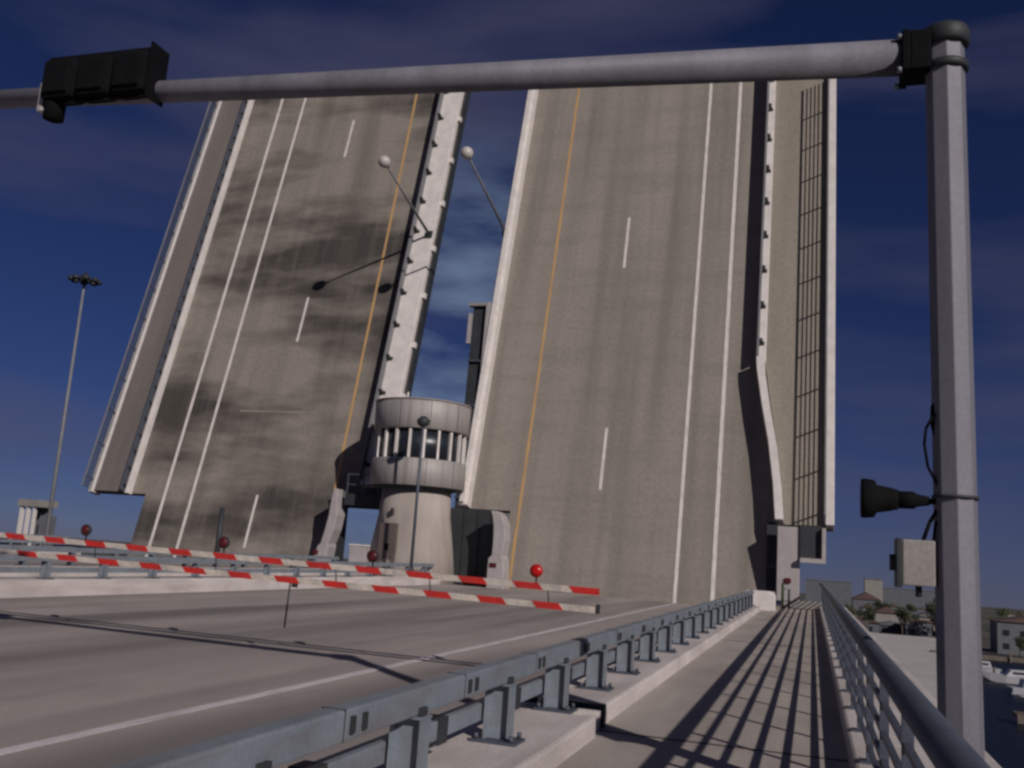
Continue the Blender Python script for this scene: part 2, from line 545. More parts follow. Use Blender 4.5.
# median kerb of the near road
t = thing('concrete_kerb', 'low whitewashed median kerb along the far left side of the near road', 'kerb', (-16.85, 0, 0), group='kerbs beside the roads')
kerb_piece(t, -.45, .398, Y0, 42.6, -1.0, .17)
t = thing('guardrail', 'blue grey guardrail on the median kerb behind the striped gate', 'guardrail', (0, 0, 0), group='steel guardrails on the kerbs')
guardrail(t, -16.85, .17, Y0 + 1, 42.0, 3.0, 1.9, 1, simple=True)
# left road: near kerb, far kerb, walk
t = thing('concrete_kerb', 'second median kerb bordering the left road beside the tower', 'kerb', (-21.5, 0, 0), group='kerbs beside the roads')
kerb_piece(t, -.448, .45, Y0, 42.6, -1.0, .17)
t = thing('guardrail', 'guardrail on the second median kerb nearer the left road', 'guardrail', (0, 0, 0), group='steel guardrails on the kerbs')
guardrail(t, -21.5, .17, Y0 + 1, 42.0, 3.6, 1.9, -1, simple=True)
t = thing('concrete_kerb', 'outermost kerb on the far side of the left road', 'kerb', (-37.4, 0, 0), group='kerbs beside the roads')
kerb_piece(t, -.4, .398, Y0, 42.6, -1.0, .17)
t = thing('guardrail', 'guardrail on the outermost kerb beyond the left road', 'guardrail', (0, 0, 0), group='steel guardrails on the kerbs')
guardrail(t, -37.4, .17, Y0 + 1, 42.0, 4.0, 1.9, -1, simple=True)

# ------------------------------------------------------------------ pedestrian railing on the right
t = thing('concrete_kerb', 'concrete edge kerb under the pedestrian railing on the right', 'kerb', (.9, 0, 0), group='kerbs beside the roads')
kerb_piece(t, -.588, .5, Y0, 45.0, -1.0, .155)
rail = thing('pedestrian_railing', 'dark grey pedestrian railing with thick handrail along the sidewalk edge', 'railing', (.42, 0, 0))
for z in (.27, .43, .59, .76, .92):
    MB().box(-.016, .016, Y0 + 1, 44.8, z - .016, z + .016).build('rail', M['rail_dark'], rail)
MB().lathe([(.055, Y0 + 1), (.055, 44.8)], (-.06, 0, 1.05), 20, axis='y').build('handrail', M['rail_dark'], rail)
first = None
yy = -5.6
while yy < 44.5:
    if first is None:
        m = MB()
        m.prism([(-.022, .165), (.03, .165), (.03, .95), (-.04, 1.03), (-.08, 1.03), (-.022, .9)], 'y', -.02, .02)
        first = m.build('post', M['rail_dark'], rail)
        MB().box(-.07, .09, -.08, .08, .157, .17).build('base_plate', M['rail_dark'], first)
        first.location.y = yy
    else:
        o = copy_tree(first, rail)
        o.location.y = yy
    yy += 1.5

# ------------------------------------------------------------------ signal pole with mast arm
PX, PY = .86, 6.5
t = thing('signal_pole', 'tall grey steel pole outside the railing with a long mast arm overhead', 'signal pole', (PX, PY, .18))
MB().box(-.28, .28, -.28, .28, 0.002, .04).build('base_plate', M['pole'], t)
m = MB()
rings = []
for zz, rr, cx in ((.04, .128, 0), (4.98, .124, -.055)):
    rings.append([(cx + rr * math.cos(R(-91 + 45 * q)), rr * math.sin(R(-91 + 45 * q)), zz) for q in range(8)])
m.loft(rings)
m.build('pole_shaft', M['pole'], t, bevel=.006)
m = MB()
m.lathe([(.135, 0), (.155, .02), (.155, .1), (.14, .13), (.04, .16)], (-.05, 0, 4.86), 24)
m.build('pole_cap', M['girder'], t)
ax, az = -.17, 4.80
m = MB()
m.box(-.28, -.15, -.13, .13, az - .13, az + .15)
m.box(-.33, -.28, -.15, .15, az - .14, az + .15)
m.build('arm_flange', M['black'], t, bevel=.01)
for dy in (-.12, .12):
    for dz in (-.13, .11):
        MB().tube((-.36, dy, az + dz), (-.331, dy, az + dz), .022, n=8).build('flange_bolt', M['steel'], t)
for dz in (-.1, .1):
    MB().lathe([(.130, 0), (.146, .012), (.146, .05), (.130, .062)], (-.05, 0, az + dz - .02), 24).build('clamp_ring', M['girder'], t)
MB().tube((-.33, 0, az + .02), (-9.6, 0, az + .42), .122, .080, 28).build('mast_arm', M['pole'], t)
MB().tube((-9.6, 0, az + .42), (-9.64, 0, az + .423), .086, .086, 20).build('arm_cap', M['girder'], t)
# cable loops down the pole
def rope(pts, r, n=8):
    m = MB()
    for a, b in zip(pts, pts[1:]):
        m.tube(a, b, r, n=n)
    m.build('cable', M['black'], t)
rope([(-.11, -.03, 2.37), (-.15, -.05, 2.34), (-.19, -.05, 2.26), (-.20, -.05, 2.16), (-.18, -.05, 2.02), (-.12, -.04, 1.9)], .009)
rope([(-.11, .0, 2.44), (-.145, -.02, 2.41), (-.15, -.02, 2.3), (-.12, -.01, 2.18)], .014)
rope([(-.10, -.02, 1.80), (-.17, -.04, 1.68), (-.21, -.04, 1.56)], .012)
rope([(-.10, -.02, 1.74), (-.14, -.04, 1.66), (-.15, -.04, 1.56)], .009)
m = MB()
m.lathe([(.137, 0), (.137, .018)], (-.02, 0, 1.83), 24)
m.build('strap', M['girder'], t)

# horn loudspeaker on a bracket
t = thing('horn_loudspeaker', 'black horn loudspeaker pointing left from the tall pole', 'loudspeaker', (PX - .13, PY - .01, 1.99))
MB().lathe([(.122, -.44), (.126, -.42), (.118, -.36), (.088, -.345), (.075, -.27), (.062, -.22)], (0, 0, 0), 28, axis='x').build('horn', M['black'], t)
MB().lathe([(.02, -.235), (.055, -.22), (.055, -.13), (.04, -.11), (.028, -.04)], (0, 0, 0), 20, axis='x').build('driver', M['black'], t)
MB().box(-.08, .0, -.02, .02, -.02, .015).build('bracket', M['black'], t)
# beige control box
t = thing('control_box', 'small beige metal box strapped to the tall pole below the loudspeaker', 'control box', (PX - .13, PY, 1.60))
MB().box(-.20, -.01, -.06, .10, -.135, .145).build('enclosure', M['box'], t, bevel=.01)
MB().box(-.235, -.202, -.075, .115, -.15, .15).build('cover', M['girder'], t, bevel=.006)
m = MB()
m.tube((-.1, .02, -.135), (-.1, .02, -.2), .02, n=10)
m.tube((-.24, .02, -.05), (-.24, .02, .05), .03, n=10)
m.build('fitting', M['girder'], t)

# traffic signal on the arm
t = thing('traffic_signal', 'black horizontal traffic signal head fixed along the far end of the mast arm', 'traffic signal', (-6.09, 6.36, 5.375))
t.scale = (.9, .9, .9)
m = MB()
for i in range(3):
    cx = -.42 + i * .42
    m.box(cx - .195, cx + .195, -.08, .16, -.21, .22)
m.build('housing', M['black'], t, bevel=.05)
MB().box(-.62, .64, .0, .02, -.25, .27).build('backplate', M['black'], t)
MB().box(.64, .66, -.06, .19, -.27, .29).build('end_plate', M['black'], t)
for i in range(3):
    cx = -.42 + i * .42
    ln = MB().lathe([(.15, .162), (.14, .17), (.06, .18)], (cx, 0, 0), 24, axis='y').build('lens', M['lens'], t)
    m = MB()
    n = 20
    A, B = [], []
    for k in range(n + 1):
        a = R(-35) + R(250) * k / n
        for lst, rr, y in ((A, .165, .161), (B, .166, .30)):
            lst.append((cx + rr * math.cos(a), y, rr * math.sin(a)))
    va = [m.bm.verts.new(q) for q in A]
    vb = [m.bm.verts.new(q) for q in B]
    for k in range(n):
        m.bm.faces.new((va[k], va[k + 1], vb[k + 1], vb[k]))
    MB().box(cx - .15, cx + .15, -.105, -.081, -.16, .17).build('back_cover', M['black'], t, bevel=.02)
    vo = m.build('visor', M['black'], t)
    so = vo.modifiers.new('thick', 'SOLIDIFY')
    so.thickness = .008
m = MB()
m.box(-.70, -.62, .0, .22, -.30, .02)
m.build('arm_clamp', M['offwhite'], t, bevel=.02)
MB().lathe([(.03, 0), (.10, .03), (.10, .2), (.08, .24)], (-.52, .06, -.40), 20).build('cable_gland', M['black'], t)

# ------------------------------------------------------------------ barrier gate
g = thing('barrier_gate', 'red and white striped double boom gate lowered across the road', 'barrier gate', (-17.1, 12.6, 0))
GX0, GX1 = .35, 14.44          # local x along the boom
def gz(x, low):
    f = (x - 4.5) / (14.44 - 4.5)
    return (.95 - .12 * f) if low else (1.21 - .145 * f)
for low in (False, True):
    rings = []
    for x in (GX0, 5, 10, GX1):
        z = gz(x, low)
        rings.append([(x, -.018, z - .040), (x, .018, z - .040), (x, .018, z + .040), (x, -.018, z + .040)])
    boom = MB().loft(rings).build('boom', M['boom_white'], g)
    x = GX1 - (.335 if not low else .83)
    while x > GX0 + .1:
        x1 = min(x + .37, GX1 + .004)
        z0_, z1_ = gz(x, low), gz(x1, low)
        sk = .07 if x1 < GX1 else 0
        MB().loft([[(x, -.022, z0_ - .043), (x, .022, z0_ - .043), (x - .07, .022, z0_ + .043), (x - .07, -.022, z0_ + .043)],
                   [(x1, -.022, z1_ - .043), (x1, .022, z1_ - .043), (x1 - sk, .022, z1_ + .043), (x1 - sk, -.022, z1_ + .043)]]).build('red_stripe', M['red'], boom)
        x -= .785
for x in (13.75, 12.05, 10.6, 8.6, 6.4, 4.2, 2.0):
    MB().tube((x + .02, 0, gz(x, True) + .04), (x, 0, gz(x, False) - .04), .009, n=8).build('hanger', M['girder'], g)
MB().box(GX1 - .02, GX1 + .02, -.03, .03, gz(GX1, True) - .045, gz(GX1, True) + .075).build('end_cap', M['girder'], g)
MB().tube((9.89, 0, gz(9.9, True) - .04), (9.87, 0, .21), .013, n=8).build('hanging_rod', M['girder'], g)
MB().box(9.93, 10.0, -.03, .03, gz(9.95, True) - .10, gz(9.95, True) - .041).build('rod_clamp', M['girder'], g)
for x, mm in ((13.58, 'red_lens'), (11.17, 'dark_red'), (8.72, 'dark_red'), (6.2, 'dark_red'), (3.7, 'dark_red')):
    z = gz(x, False) + .04
    lamp = MB().lathe([(.04, .04), (.07, .03), (.088, 0), (.088, -.04), (.08, -.045)], (x, 0, z + .16), 24, axis='y').build('gate_lamp', M['girder'] if mm == 'dark_red' else M['red'], g)
    MB().lathe([(.078, -.047), (.06, -.065), (.02, -.08)], (x, 0, z + .16), 24, axis='y').build('lens', M[mm], lamp)
    MB().box(x - .01, x + .01, -.01, .01, z, z + .08).build('lamp_stem', M['girder'], lamp)
m = MB()
m.box(-.45, .30, -.35, .35, -.3, 1.35)
m.prism([(-.5, 1.352), (.35, 1.352), (.30, 1.45), (-.45, 1.45)], 'y', -.4, .4)
m.build('gate_cabinet', M['offwhite'], g, bevel=.02)
for low in (False, True):
    z = gz(.35, low)
    MB().box(.302, .5, -.06, .06, z - .07, z + .07).build('boom_socket', M['girder'], g)
MB().box(-.5, .4, -.4, .4, -1.0, -.302).build('cabinet_base', M['conc'], g)

# ------------------------------------------------------------------ bascule leaves
LA = R(75.66)
def leaf_root(name, label, group):
    o = thing(name, label, 'bridge leaf', (0, 44, ROADZ), 0, group)
    o.rotation_euler = (LA, 0, 0)
    return o

def leaf_rail(root, x, s0, s1, mname='white', hh=1.38):
    """outer pedestrian railing of a leaf: local Z is the deck normal"""
    rl = MB()
    rl.box(x - .035, x + .035, s0, s1, hh, hh + .07)
    hr = rl.build('handrail', M[mname], root)
    for z in (hh * f for f in (.3, .44, .58, .72, .86)):
        MB().box(x - .02, x + .02, s0, s1, z - .02, z + .02).build('rail', M['rail_dark'], root)
    first = None
    s = s0 + .6
    while s < s1:
        if first is None:
            first = MB().box(x - .035, x + .035, -.03, .03, .305, hh - .001).build('post', M['rail_dark'], root)
            first.location.y = s
        else:
            c = first.copy(); COL.objects.link(c); c.parent = root; c.location.y = s
        s += 2.05

def leaf_guard(root, x, z, s0, s1, off=.1):
    MB().box(x - .05, x + .05, s0, s1, z + .32, z + .50).build('guard_rail', M['grey_steel'], root)
    MB().box(x - .10, x - .0, s0, s1, z + .06, z + .24).build('lower_guard_rail', M['grey_steel'], root)
    first = None
    s = s0 + .9
    while s < s1 - .1:
        if first is None:
            m = MB()
            m.box(x + .055, x + .20, -.07, .07, z + .002, z + .46)
            m.box(x + .02, x + .27, -.10, .10, z + .0015, z + .03)
            first = m.build('guard_post', M['girder'], root)
            first.location.y = s
        else:
            c = first.copy(); COL.objects.link(c); c.parent = root; c.location.y = s
        s += 2.05

def ribbon(pts, x_w, z0, z1):
    """bent wall along s: list of (s, x_left)"""
    m = MB()
    rings = []
    for s, x in pts:
        rings.append([(x, s, z0), (x + x_w, s, z0), (x + x_w * .9, s, z1), (x + x_w * .1, s, z1)])
    m.loft(rings)
    return m

# ---- right leaf (road of the camera)
rl = leaf_root('bascule_leaf', 'right raised bridge leaf with clean tan deck and sidewalk', 'raised bridge leaves facing the camera')
S1 = 30.7
MB().box(-16.60, .82, 3.8, S1, -.45, 0).build('deck', M['leaf_tan'], rl)
MB().box(-14.08, -1.95, -2.0, 3.798, -.45, -.003).build('deck_heel', M['leaf_tan'], rl)
MB().box(-13.70, -13.56, -.5, S1, .004, .009).build('yellow_line', M['yellow_paint'], rl)
for x0, x1 in ((-5.92, -5.76), (-4.28, -4.10)):
    MB().box(x0, x1, -.5, S1 - .02, .004, .009).build('edge_line', M['white_paint'], rl)
for s in (5.1, 17.5):
    MB().box(-9.82, -9.68, s, min(s + 3.2, S1 - .02), .004, .009).build('lane_dash', M['white_paint'], rl)
pp = MB().box(-16.62, -16.15, 3.8, S1 + .02, -.46, .62).build('left_parapet', M['white'], rl, bevel=.03)
MB().box(-16.50, -16.30, 3.9, S1, .622, .80).build('parapet_rail', M['white'], pp)
# right kerb with guardrail above s=12, flared parapet below
MB().box(-2.70, -2.26, 11.8, S1, .003, .36).build('right_kerb', M['white'], rl, bevel=.02)
leaf_guard(rl, -2.62, .36, 11.9, S1)
ribbon([(11.8, -2.70), (11.2, -2.66), (9.3, -2.36), (7.5, -2.02), (5.5, -1.76), (3.8, -1.62)], .42, .003, 1.0).build('flared_parapet', M['white'], rl)
MB().box(-2.255, .50, 11.8, S1, .003, .16).build('leaf_walkway', M['leaf_walk'], rl)
m = MB()
m.prism([(-2.27, 11.798), (-1.94, 9.5), (-1.59, 7.5), (-1.33, 5.5), (-1.19, 3.82), (.50, 3.82), (.50, 11.798)], 'z', .003, .16)
m.build('walkway_heel', M['leaf_walk'], rl)
MB().box(.54, .90, 3.8, S1, -.46, .50).build('outer_kerb', M['white'], rl, bevel=.02)
leaf_rail(rl, .50, 3.9, S1 - 1.6, 'grey_steel', 1.58)
for x in (-13.6, -3.2, -8.5):
    MB().box(x - .25, x + .25, -2.0, S1 - .6, -2.6, -.452).build('main_girder', M['grey_steel'], rl)
s = 4.4
while s < S1 - 1:
    MB().box(-13.34, -8.76, s - .12, s + .12, -1.9, -.452).build('floor_beam', M['grey_steel'], rl)
    MB().box(-8.24, -3.46, s - .12, s + .12, -1.9, -.452).build('floor_beam', M['grey_steel'], rl)
    s += 4.2
MB().box(-16.55, -15.46, 3.0, 3.796, -2.6, -.2).build('end_bracket', M['girder'], rl)

# ---- left leaf
ll = leaf_root('bascule_leaf', 'left raised bridge leaf with dark stained brown deck', 'raised bridge leaves facing the camera')
S2 = 31.7
MB().box(-38.9, -20.92, 3.6, S2, -.45, 0).build('deck', M['leaf_brown'], ll)
MB().box(-35.25, -23.55, -2.0, 3.598, -.45, -.003).build('deck_heel', M['leaf_brown'], ll)
for x0, x1 in ((-34.10, -33.92), (-32.35, -32.18)):
    MB().box(x0, x1, -.5, S2 - .02, .004, .009).build('edge_line', M['white_paint'], ll)
for s in (1.0, 13.1, 26.1):
    MB().box(-28.32, -28.17, s, s + 2.9, .004, .009).build('lane_dash', M['white_paint'], ll)
MB().loft([[(-23.75, -.5, .004), (-23.60, -.5, .004), (-23.60, -.5, .009), (-23.75, -.5, .009)],
           [(-24.33, S2 - .02, .004), (-24.18, S2 - .02, .004), (-24.18, S2 - .02, .009), (-24.33, S2 - .02, .009)]]).build('yellow_line', M['yellow_paint'], ll)
MB().box(-30.7, -25.9, 8.68, 8.78, .002, .007).build('scrape_mark', M['leaf_tan'], ll)
MB().box(-22.2, -20.98, 4.6, S2 + .02, .003, .38).build('right_kerb', M['white'], ll, bevel=.03)
leaf_guard(ll, -22.12, .38, 4.8, S2)
MB().box(-20.915, -20.84, 4.0, S2, -.62, -.02).build('edge_fascia', M['girder'], ll)
first = None
s = 6.6
while s < S2:
    if first is None:
        first = MB().box(-20.975, -20.78, -.16, .16, .0, .22).build('edge_bracket', M['white'], ll)
        first.location.y = s
    else:
        c = first.copy(); COL.objects.link(c); c.parent = ll; c.location.y = s
    s += 3.1
MB().box(-36.40, -36.16, 3.5, S2, .003, .34).build('left_kerb', M['white'], ll, bevel=.02)
MB().box(-36.60, -36.52, 3.6, S2, .30, .62).build('guard_rail', M['rail_dark'], ll)
for q in range(28):
    MB().box(-36.52, -36.425, 3.9 + q, 4.0 + q, .1, .5).build('guard_post', M['girder'], ll)
MB().box(-38.64, -36.65, 3.62, S2 - .02, .003, .14).build('leaf_walkway', M['leaf_walk_grey'], ll)
MB().box(-38.98, -38.66, 3.5, S2, -.46, .22).build('outer_kerb', M['white'], ll, bevel=.02)
leaf_rail(ll, -38.8, 3.6, S2, 'grey_steel', .95)
for x in (-34.4, -24.4, -29.4):
    MB().box(x - .25, x + .25, -2.0, S2 - .6, -2.6, -.452).build('main_girder', M['grey_steel'], ll)
s = 4.4
while s < S2 - 1:
    MB().box(-34.14, -29.66, s - .12, s + .12, -1.9, -.452).build('floor_beam', M['grey_steel'], ll)
    MB().box(-29.14, -24.66, s - .12, s + .12, -1.9, -.452).build('floor_beam', M['grey_steel'], ll)
    s += 4.2

# lamps standing on the leaves, perpendicular to the decks
def leaf_lamp(x, s, label, h=6.4):
    o = thing('street_lamp', label, 'street lamp', (0, 0, 0), 0, 'globe lamps on the raised leaves')
    u = Vector((0, math.cos(LA), math.sin(LA)))
    o.location = Vector((x, 44, ROADZ)) + u * s + Vector((0, -math.sin(LA), math.cos(LA))) * .38
    o.rotation_euler = (LA, 0, 0)
    MB().tube((0, 0, 0), (0, 0, h), .085, .05, 14).build('lamp_post', M['grey_steel'], o)
    MB().box(-.2, .2, -.2, .2, 0.002, .12).build('base_plate', M['girder'], o)
    m = MB()
    prof = [(.03, 0)] + [(.32 * math.sin(math.pi * k / 12), .32 - .32 * math.cos(math.pi * k / 12)) for k in range(1, 12)] + [(.03, .64)]
    m.lathe(prof, (0, 0, h), 24)
    m.build('globe', M['globe'], o)
    MB().lathe([(.09, -.12), (.16, .06)], (0, 0, h), 16).build('globe_collar', M['girder'], o)
    return o
leaf_lamp(-21.2, 19.8, 'globe lamp jutting from the inner edge of the brown left leaf')
leaf_lamp(-16.55, 19.7, 'globe lamp jutting from the parapet edge of the tan right leaf', 6.8)

# fixed parapet ends at the heel of each leaf, pale curved slabs
def parapet_end(x, y, label, w=.55, lean=0.0, hh=3.35):
    o = thing('parapet_end', label, 'parapet end', (x, y, 0), 0, 'curved white parapet ends at the leaf heels')
    rings = []
    for z, bulge, ww in ((-.3, 0, 1.35), (.6, 0, 1.3), (1.15, .02, 1.2), (1.3, .28, .8), (2.0, .30, .95), (2.7, .26, .9), (3.15, .10, .75), (hh, -.05, .45)):
        cx = bulge * w + lean * max(z, 0)
        rings.append([(cx, 0, z), (cx + w * ww, 0, z), (cx + w * ww, .9, z), (cx, .9, z)])
    MB().loft(rings).build('slab', M['offwhite'], o, bevel=.04)
    MB().box(w * .2, w * .7, -.05, -.002, .75, .95).build('marker_plate', M['dark_red'], o)
    return o
parapet_end(-14.40, 42.95, 'curved white parapet end at the heel of the right leaf', .62, 0.0)
parapet_end(-23.55, 42.9, 'slanting white parapet end at the heel of the left leaf', .50, .22, 4.0)
t = thing('void_shade_panel', 'dark panel as shade of the void between tower and right leaf heel', 'shade panel', (-15.6, 44.6, 0))  # added dark panel; its paint stands for shade in the open pit
MB().box(-2.1, .95, 0, .25, -.35, 3.45).build('panel', M['girder'], t)
m = MB()
for i in range(5):
    m.box(-2.1 + i * .7, -2.0 + i * .7, -.06, -.001, -.35, 3.4)
m.build('stiffener', M['girder'], t)
t = thing('void_shade_panel', 'dark panel as shade of the void beside the heel of the left leaf', 'shade panel', (-23.2, 44.6, 0))  # dark panel added for the shaded void beside this heel
MB().box(-.35, .42, 0, .25, -.35, 3.3).build('panel', M['girder'], t)

# white pylon and bracket frame below the right leaf's walkway
t = thing('walkway_pylon', 'white pylon box under the foot of the right leaf walkway', 'pylon', (-.97, 43.4, 0))
MB().box(-.48, .46, 0, .45, .25, 3.40).build('pylon_body', M['offwhite'], t, bevel=.03)
MB().box(-.28, .30, .05, .4, 0.0, .248).build('pylon_foot', M['conc'], t)
MB().box(-.14, .12, -.10, -.002, 1.0, 1.22).build('warning_lamp', M['dark_red'], t, bevel=.03)
t = thing('bracket_frame', 'L shaped white steel frame round a dark panel for the opening right of the pylon', 'steel frame', (.0, 43.0, 0))
MB().box(-.505, .54, .05, .5, 1.90, 2.10).build('frame_sill', M['offwhite'], t, bevel=.02)
MB().box(.38, .54, .05, .5, 2.102, 3.40).build('frame_upright', M['offwhite'], t, bevel=.02)
MB().box(-.505, .378, .3, .9, 2.102, 3.5).build('opening_shade', M['girder'], t)  # dark paint stands in for the shade inside the opening
t = thing('gap_fill_panel', 'narrow dark panel added in the gap between right leaf heel and white pylon', 'filler panel', (-1.68, 44.3, 0))  # added panel that keeps the gap beside the heel dark
MB().box(-.25, .20, 0, .15, -.1, 3.6).build('panel', M['girder'], t)
MB().box(-.25, .20, -.03, -.001, 1.6, 1.7).build('panel_rib', M['rail_dark'], t)
# low gate across the sidewalk beyond
t = thing('sidewalk_gate', 'low beige barrier with green post closing the far end of the sidewalk', 'pedestrian gate', (-.3, 42.2, 0))
MB().box(-.5, 1.0, 0, .25, .02, .34).build('gate_panel', M['house_a'], t, bevel=.02)
MB().tube((-.85, 0, 0), (-.85, 0, 1.0), .06, n=12).build('gate_post', M['leafgreen'], t)
MB().tube((-.60, .1, 0), (-.60, .1, .8), .05, n=12).build('gate_post', M['girder'], t)
MB().tube((-.85, .02, .78), (-.5, .1, .78), .03, n=10).build('gate_bar', M['steel'], t)

# ------------------------------------------------------------------ control tower
TX, TY = -18.42, 43.35
tw = thing('control_tower', 'round bridge tender tower with ribbon windows between the two raised leaves', 'control tower', (TX, TY, 0))
MB().lathe([(2.2, -.345), (2.0, 1.2), (1.74, 2.9), (1.68, 4.1)], (0, 0, 0), 64).build('shaft', M['tower'], tw)
MB().lathe([(1.68, 4.102), (2.22, 4.25)], (0, 0, 0), 64).build('soffit_ring', M['girder'], tw)
MB().lathe([(2.25, 4.252), (2.30, 4.28), (2.30, 5.50), (2.25, 5.54)], (0, 0, 0), 64).build('sill_band', M['tower_band'], tw)
wd = MB().lathe([(2.1, 5.541), (2.1, 6.93)], (0, 0, 0), 64).build('window_band', M['glass'], tw)
for k in range(20):
    a = R(18 * k + 9)
    m = MB()
    m.box(-.055, .055, -.07, .07, 5.545, 6.925)
    o = m.build('mullion', M['white'], tw)
    o.location = (2.16 * math.cos(a), 2.16 * math.sin(a), 0)
    o.rotation_euler.z = a + math.pi / 2
MB().lathe([(2.28, 6.932), (2.35, 6.97), (2.35, 8.25), (2.31, 8.29)], (0, 0, 0), 64).build('roof_band', M['tower_band'], tw)
MB().lathe([(2.31, 8.292), (2.38, 8.30), (2.38, 8.36), (.3, 8.42)], (0, 0, 0), 64).build('roof', M['conc'], tw)
for k in range(10):
    a = R(36 * k + 14)
    for z0_, z1_, rr in ((4.3, 5.48, 2.302), (6.99, 8.23, 2.352)):
        o = MB().box(-.012, .012, -.006, .006, z0_, z1_).build('panel_joint', M['girder'], tw)
        o.location = (rr * math.cos(a), rr * math.sin(a), 0)
        o.rotation_euler.z = a + math.pi / 2
MB().tube((-.2, -1.6, 8.38), (-.2, -1.6, 8.72), .05, n=8).build('roof_vent', M['white'], tw)
# door facing the road, a small plate and a lit-free window box
da = math.atan2(-TY, -TX) - R(0)
def on_shaft(name, z0, z1, half, dist, off_deg, m, parent, depth=.06, bev=.01):
    mm = MB()
    mm.box(-half, half, -depth, 0, z0, z1)
    o = mm.build(name, m, parent, bevel=bev)
    a = R(off_deg)
    o.location = (dist * math.sin(a), -dist * math.cos(a), 0)
    o.rotation_euler.z = a
    return o
dr = on_shaft('door', .35, 2.45, .50, 1.93, -12, M['door'], tw, .12)
mm = MB(); mm.box(-.11, .11, -.15, -.122, 1.2, 1.5); mm.build('grille', M['black'], dr)
mm = MB(); mm.box(.34, .40, -.17, -.122, .95, 1.02); mm.build('handle', M['steel'], dr)
on_shaft('wall_lamp', 2.85, 3.15, .06, 1.78, -12, M['girder'], tw, .15)
# platform behind, between tower and left leaf
t = thing('tower_platform', 'dark steel access platform on the left of the tower', 'platform', (-21.2, 43.8, 0))
MB().box(-1.0, .95, -.6, .9, 3.25, 3.80).build('platform_deck', M['girder'], t)
m = MB()
for x in (-.95, -.1, .75):
    m.box(x, x + .06, -.58, -.52, 3.802, 4.75)
m.box(-.97, .93, -.60, -.50, 4.752, 4.81)
m.box(-.97, .93, -.585, -.515, 4.25, 4.30)
m.build('platform_rail', M['rail_dark'], t)
m = MB()
m.prism([(-1.0, 3.4), (-.7, 3.618), (-1.0, 3.618)], 'y', -.5, .8)
m.prism([(.95, 3.0), (.95, 3.618), (.2, 3.618)], 'y', -.5, .8)
m.build('platform_brace', M['girder'], t)
t = thing('equipment_cabinet', 'pale cabinet on the median left of the tower door', 'cabinet', (-20.45, 41.9, 0))
MB().box(-.42, .42, -.3, .3, -.449, 1.30).build('cabinet_body', M['offwhite'], t, bevel=.02)
MB().prism([(-.46, 1.302), (.46, 1.302), (.42, 1.37), (-.42, 1.37)], 'y', -.34, .34).build('cabinet_lid', M['white'], t)
# median slab connecting kerbs at the tower so its foot stands on something
MB().box(-21.04, -17.31, 38.6, 40.9, -1.0, -.36).build('median_slab', M['conc'], kind='structure')
MB().box(-21.04, -17.31, -14, 38.598, -1.0, -.45).build('median_ground', M['conc_dark'], kind='structure')

# lamp in front of the tower
t = thing('street_lamp', 'thin grey lamp post standing in front of the round tower', 'street lamp', (-16.62, 39.2, .17))
MB().tube((0, 0, 0), (0, 0, 6.95), .075, .055, 12).build('lamp_post', M['rail_dark'], t)
m = MB()
m.lathe([(.10, 6.55), (.26, 6.65), (.30, 6.85), (.12, 7.02)], (0, 0, 0), 20)
m.build('lamp_head', M['girder'], t)
m = MB()
m.lathe([(.14, 0.003), (.14, .3), (.09, .4)], (0, 0, 0), 16)
m.build('lamp_foot', M['girder'], t)

# dark post in the left road
t = thing('bollard_post', 'dark upright post standing before the stained left leaf', 'post', (-24.6, 36.5, ROADZ))
MB().tube((0, 0, 0), (0, 0, 2.75), .13, .10, 12).build('post_shaft', M['girder'], t)
MB().box(-.2, .2, -.2, .2, .002, .06).build('post_foot', M['girder'], t)
# small lamp on the outer kerb
t = thing('marker_lamp', 'small white lamp on the outer kerb under the left leaf walkway', 'marker lamp', (-37.4, 36.0, .17))
MB().lathe([(.16, .62), (.24, .72), (.24, .9), (.12, 1.0)], (0, 0, 0), 16).build('lamp_head', M['white'], t)
MB().tube((.0, 0, 0), (0, 0, .62), .05, n=10).build('lamp_stem', M['girder'], t)

# ------------------------------------------------------------------ far leaf across the channel, seen from beneath
fy = 105
fl = thing('far_leaf', 'distant raised leaf edge seen between the near leaves', 'bridge leaf', (0, fy, -2.2))
fl.rotation_euler = (R(90 - 3), 0, 0)
MB().box(-40.3, -39.9, 28.2, 32.0, .0, .4).build('edge_panel', M['offwhite'], fl)
MB().box(-40.0, -38.15, 0, 33.0, -.8, -.3).build('walkway_soffit', M['girder'], fl)
MB().box(-38.15, -36.2, 0, 33.4, -.6, .3).build('main_girder', M['offwhite'], fl)
MB().box(-36.2, -22.0, 0, 33.4, -.6, -.1).build('deck', M['grey_steel'], fl)
MB().box(-40.5, -38.2, 33.02, 33.4, -.7, .2).build('tip_beam', M['box'], fl)
for s in (4, 9.5, 15, 20.5, 26):
    MB().box(-40.0, -38.2, s, s + .25, -.3, .1).build('soffit_bracket', M['rail_dark'], fl)
MB().box(-41, -21, fy - 1, fy + 10, -13, -2.3).build('far_pier', M['conc_dark'])
tag(bpy.data.objects['far_pier'], 'dark pier across the channel below the distant leaf', 'bridge pier')

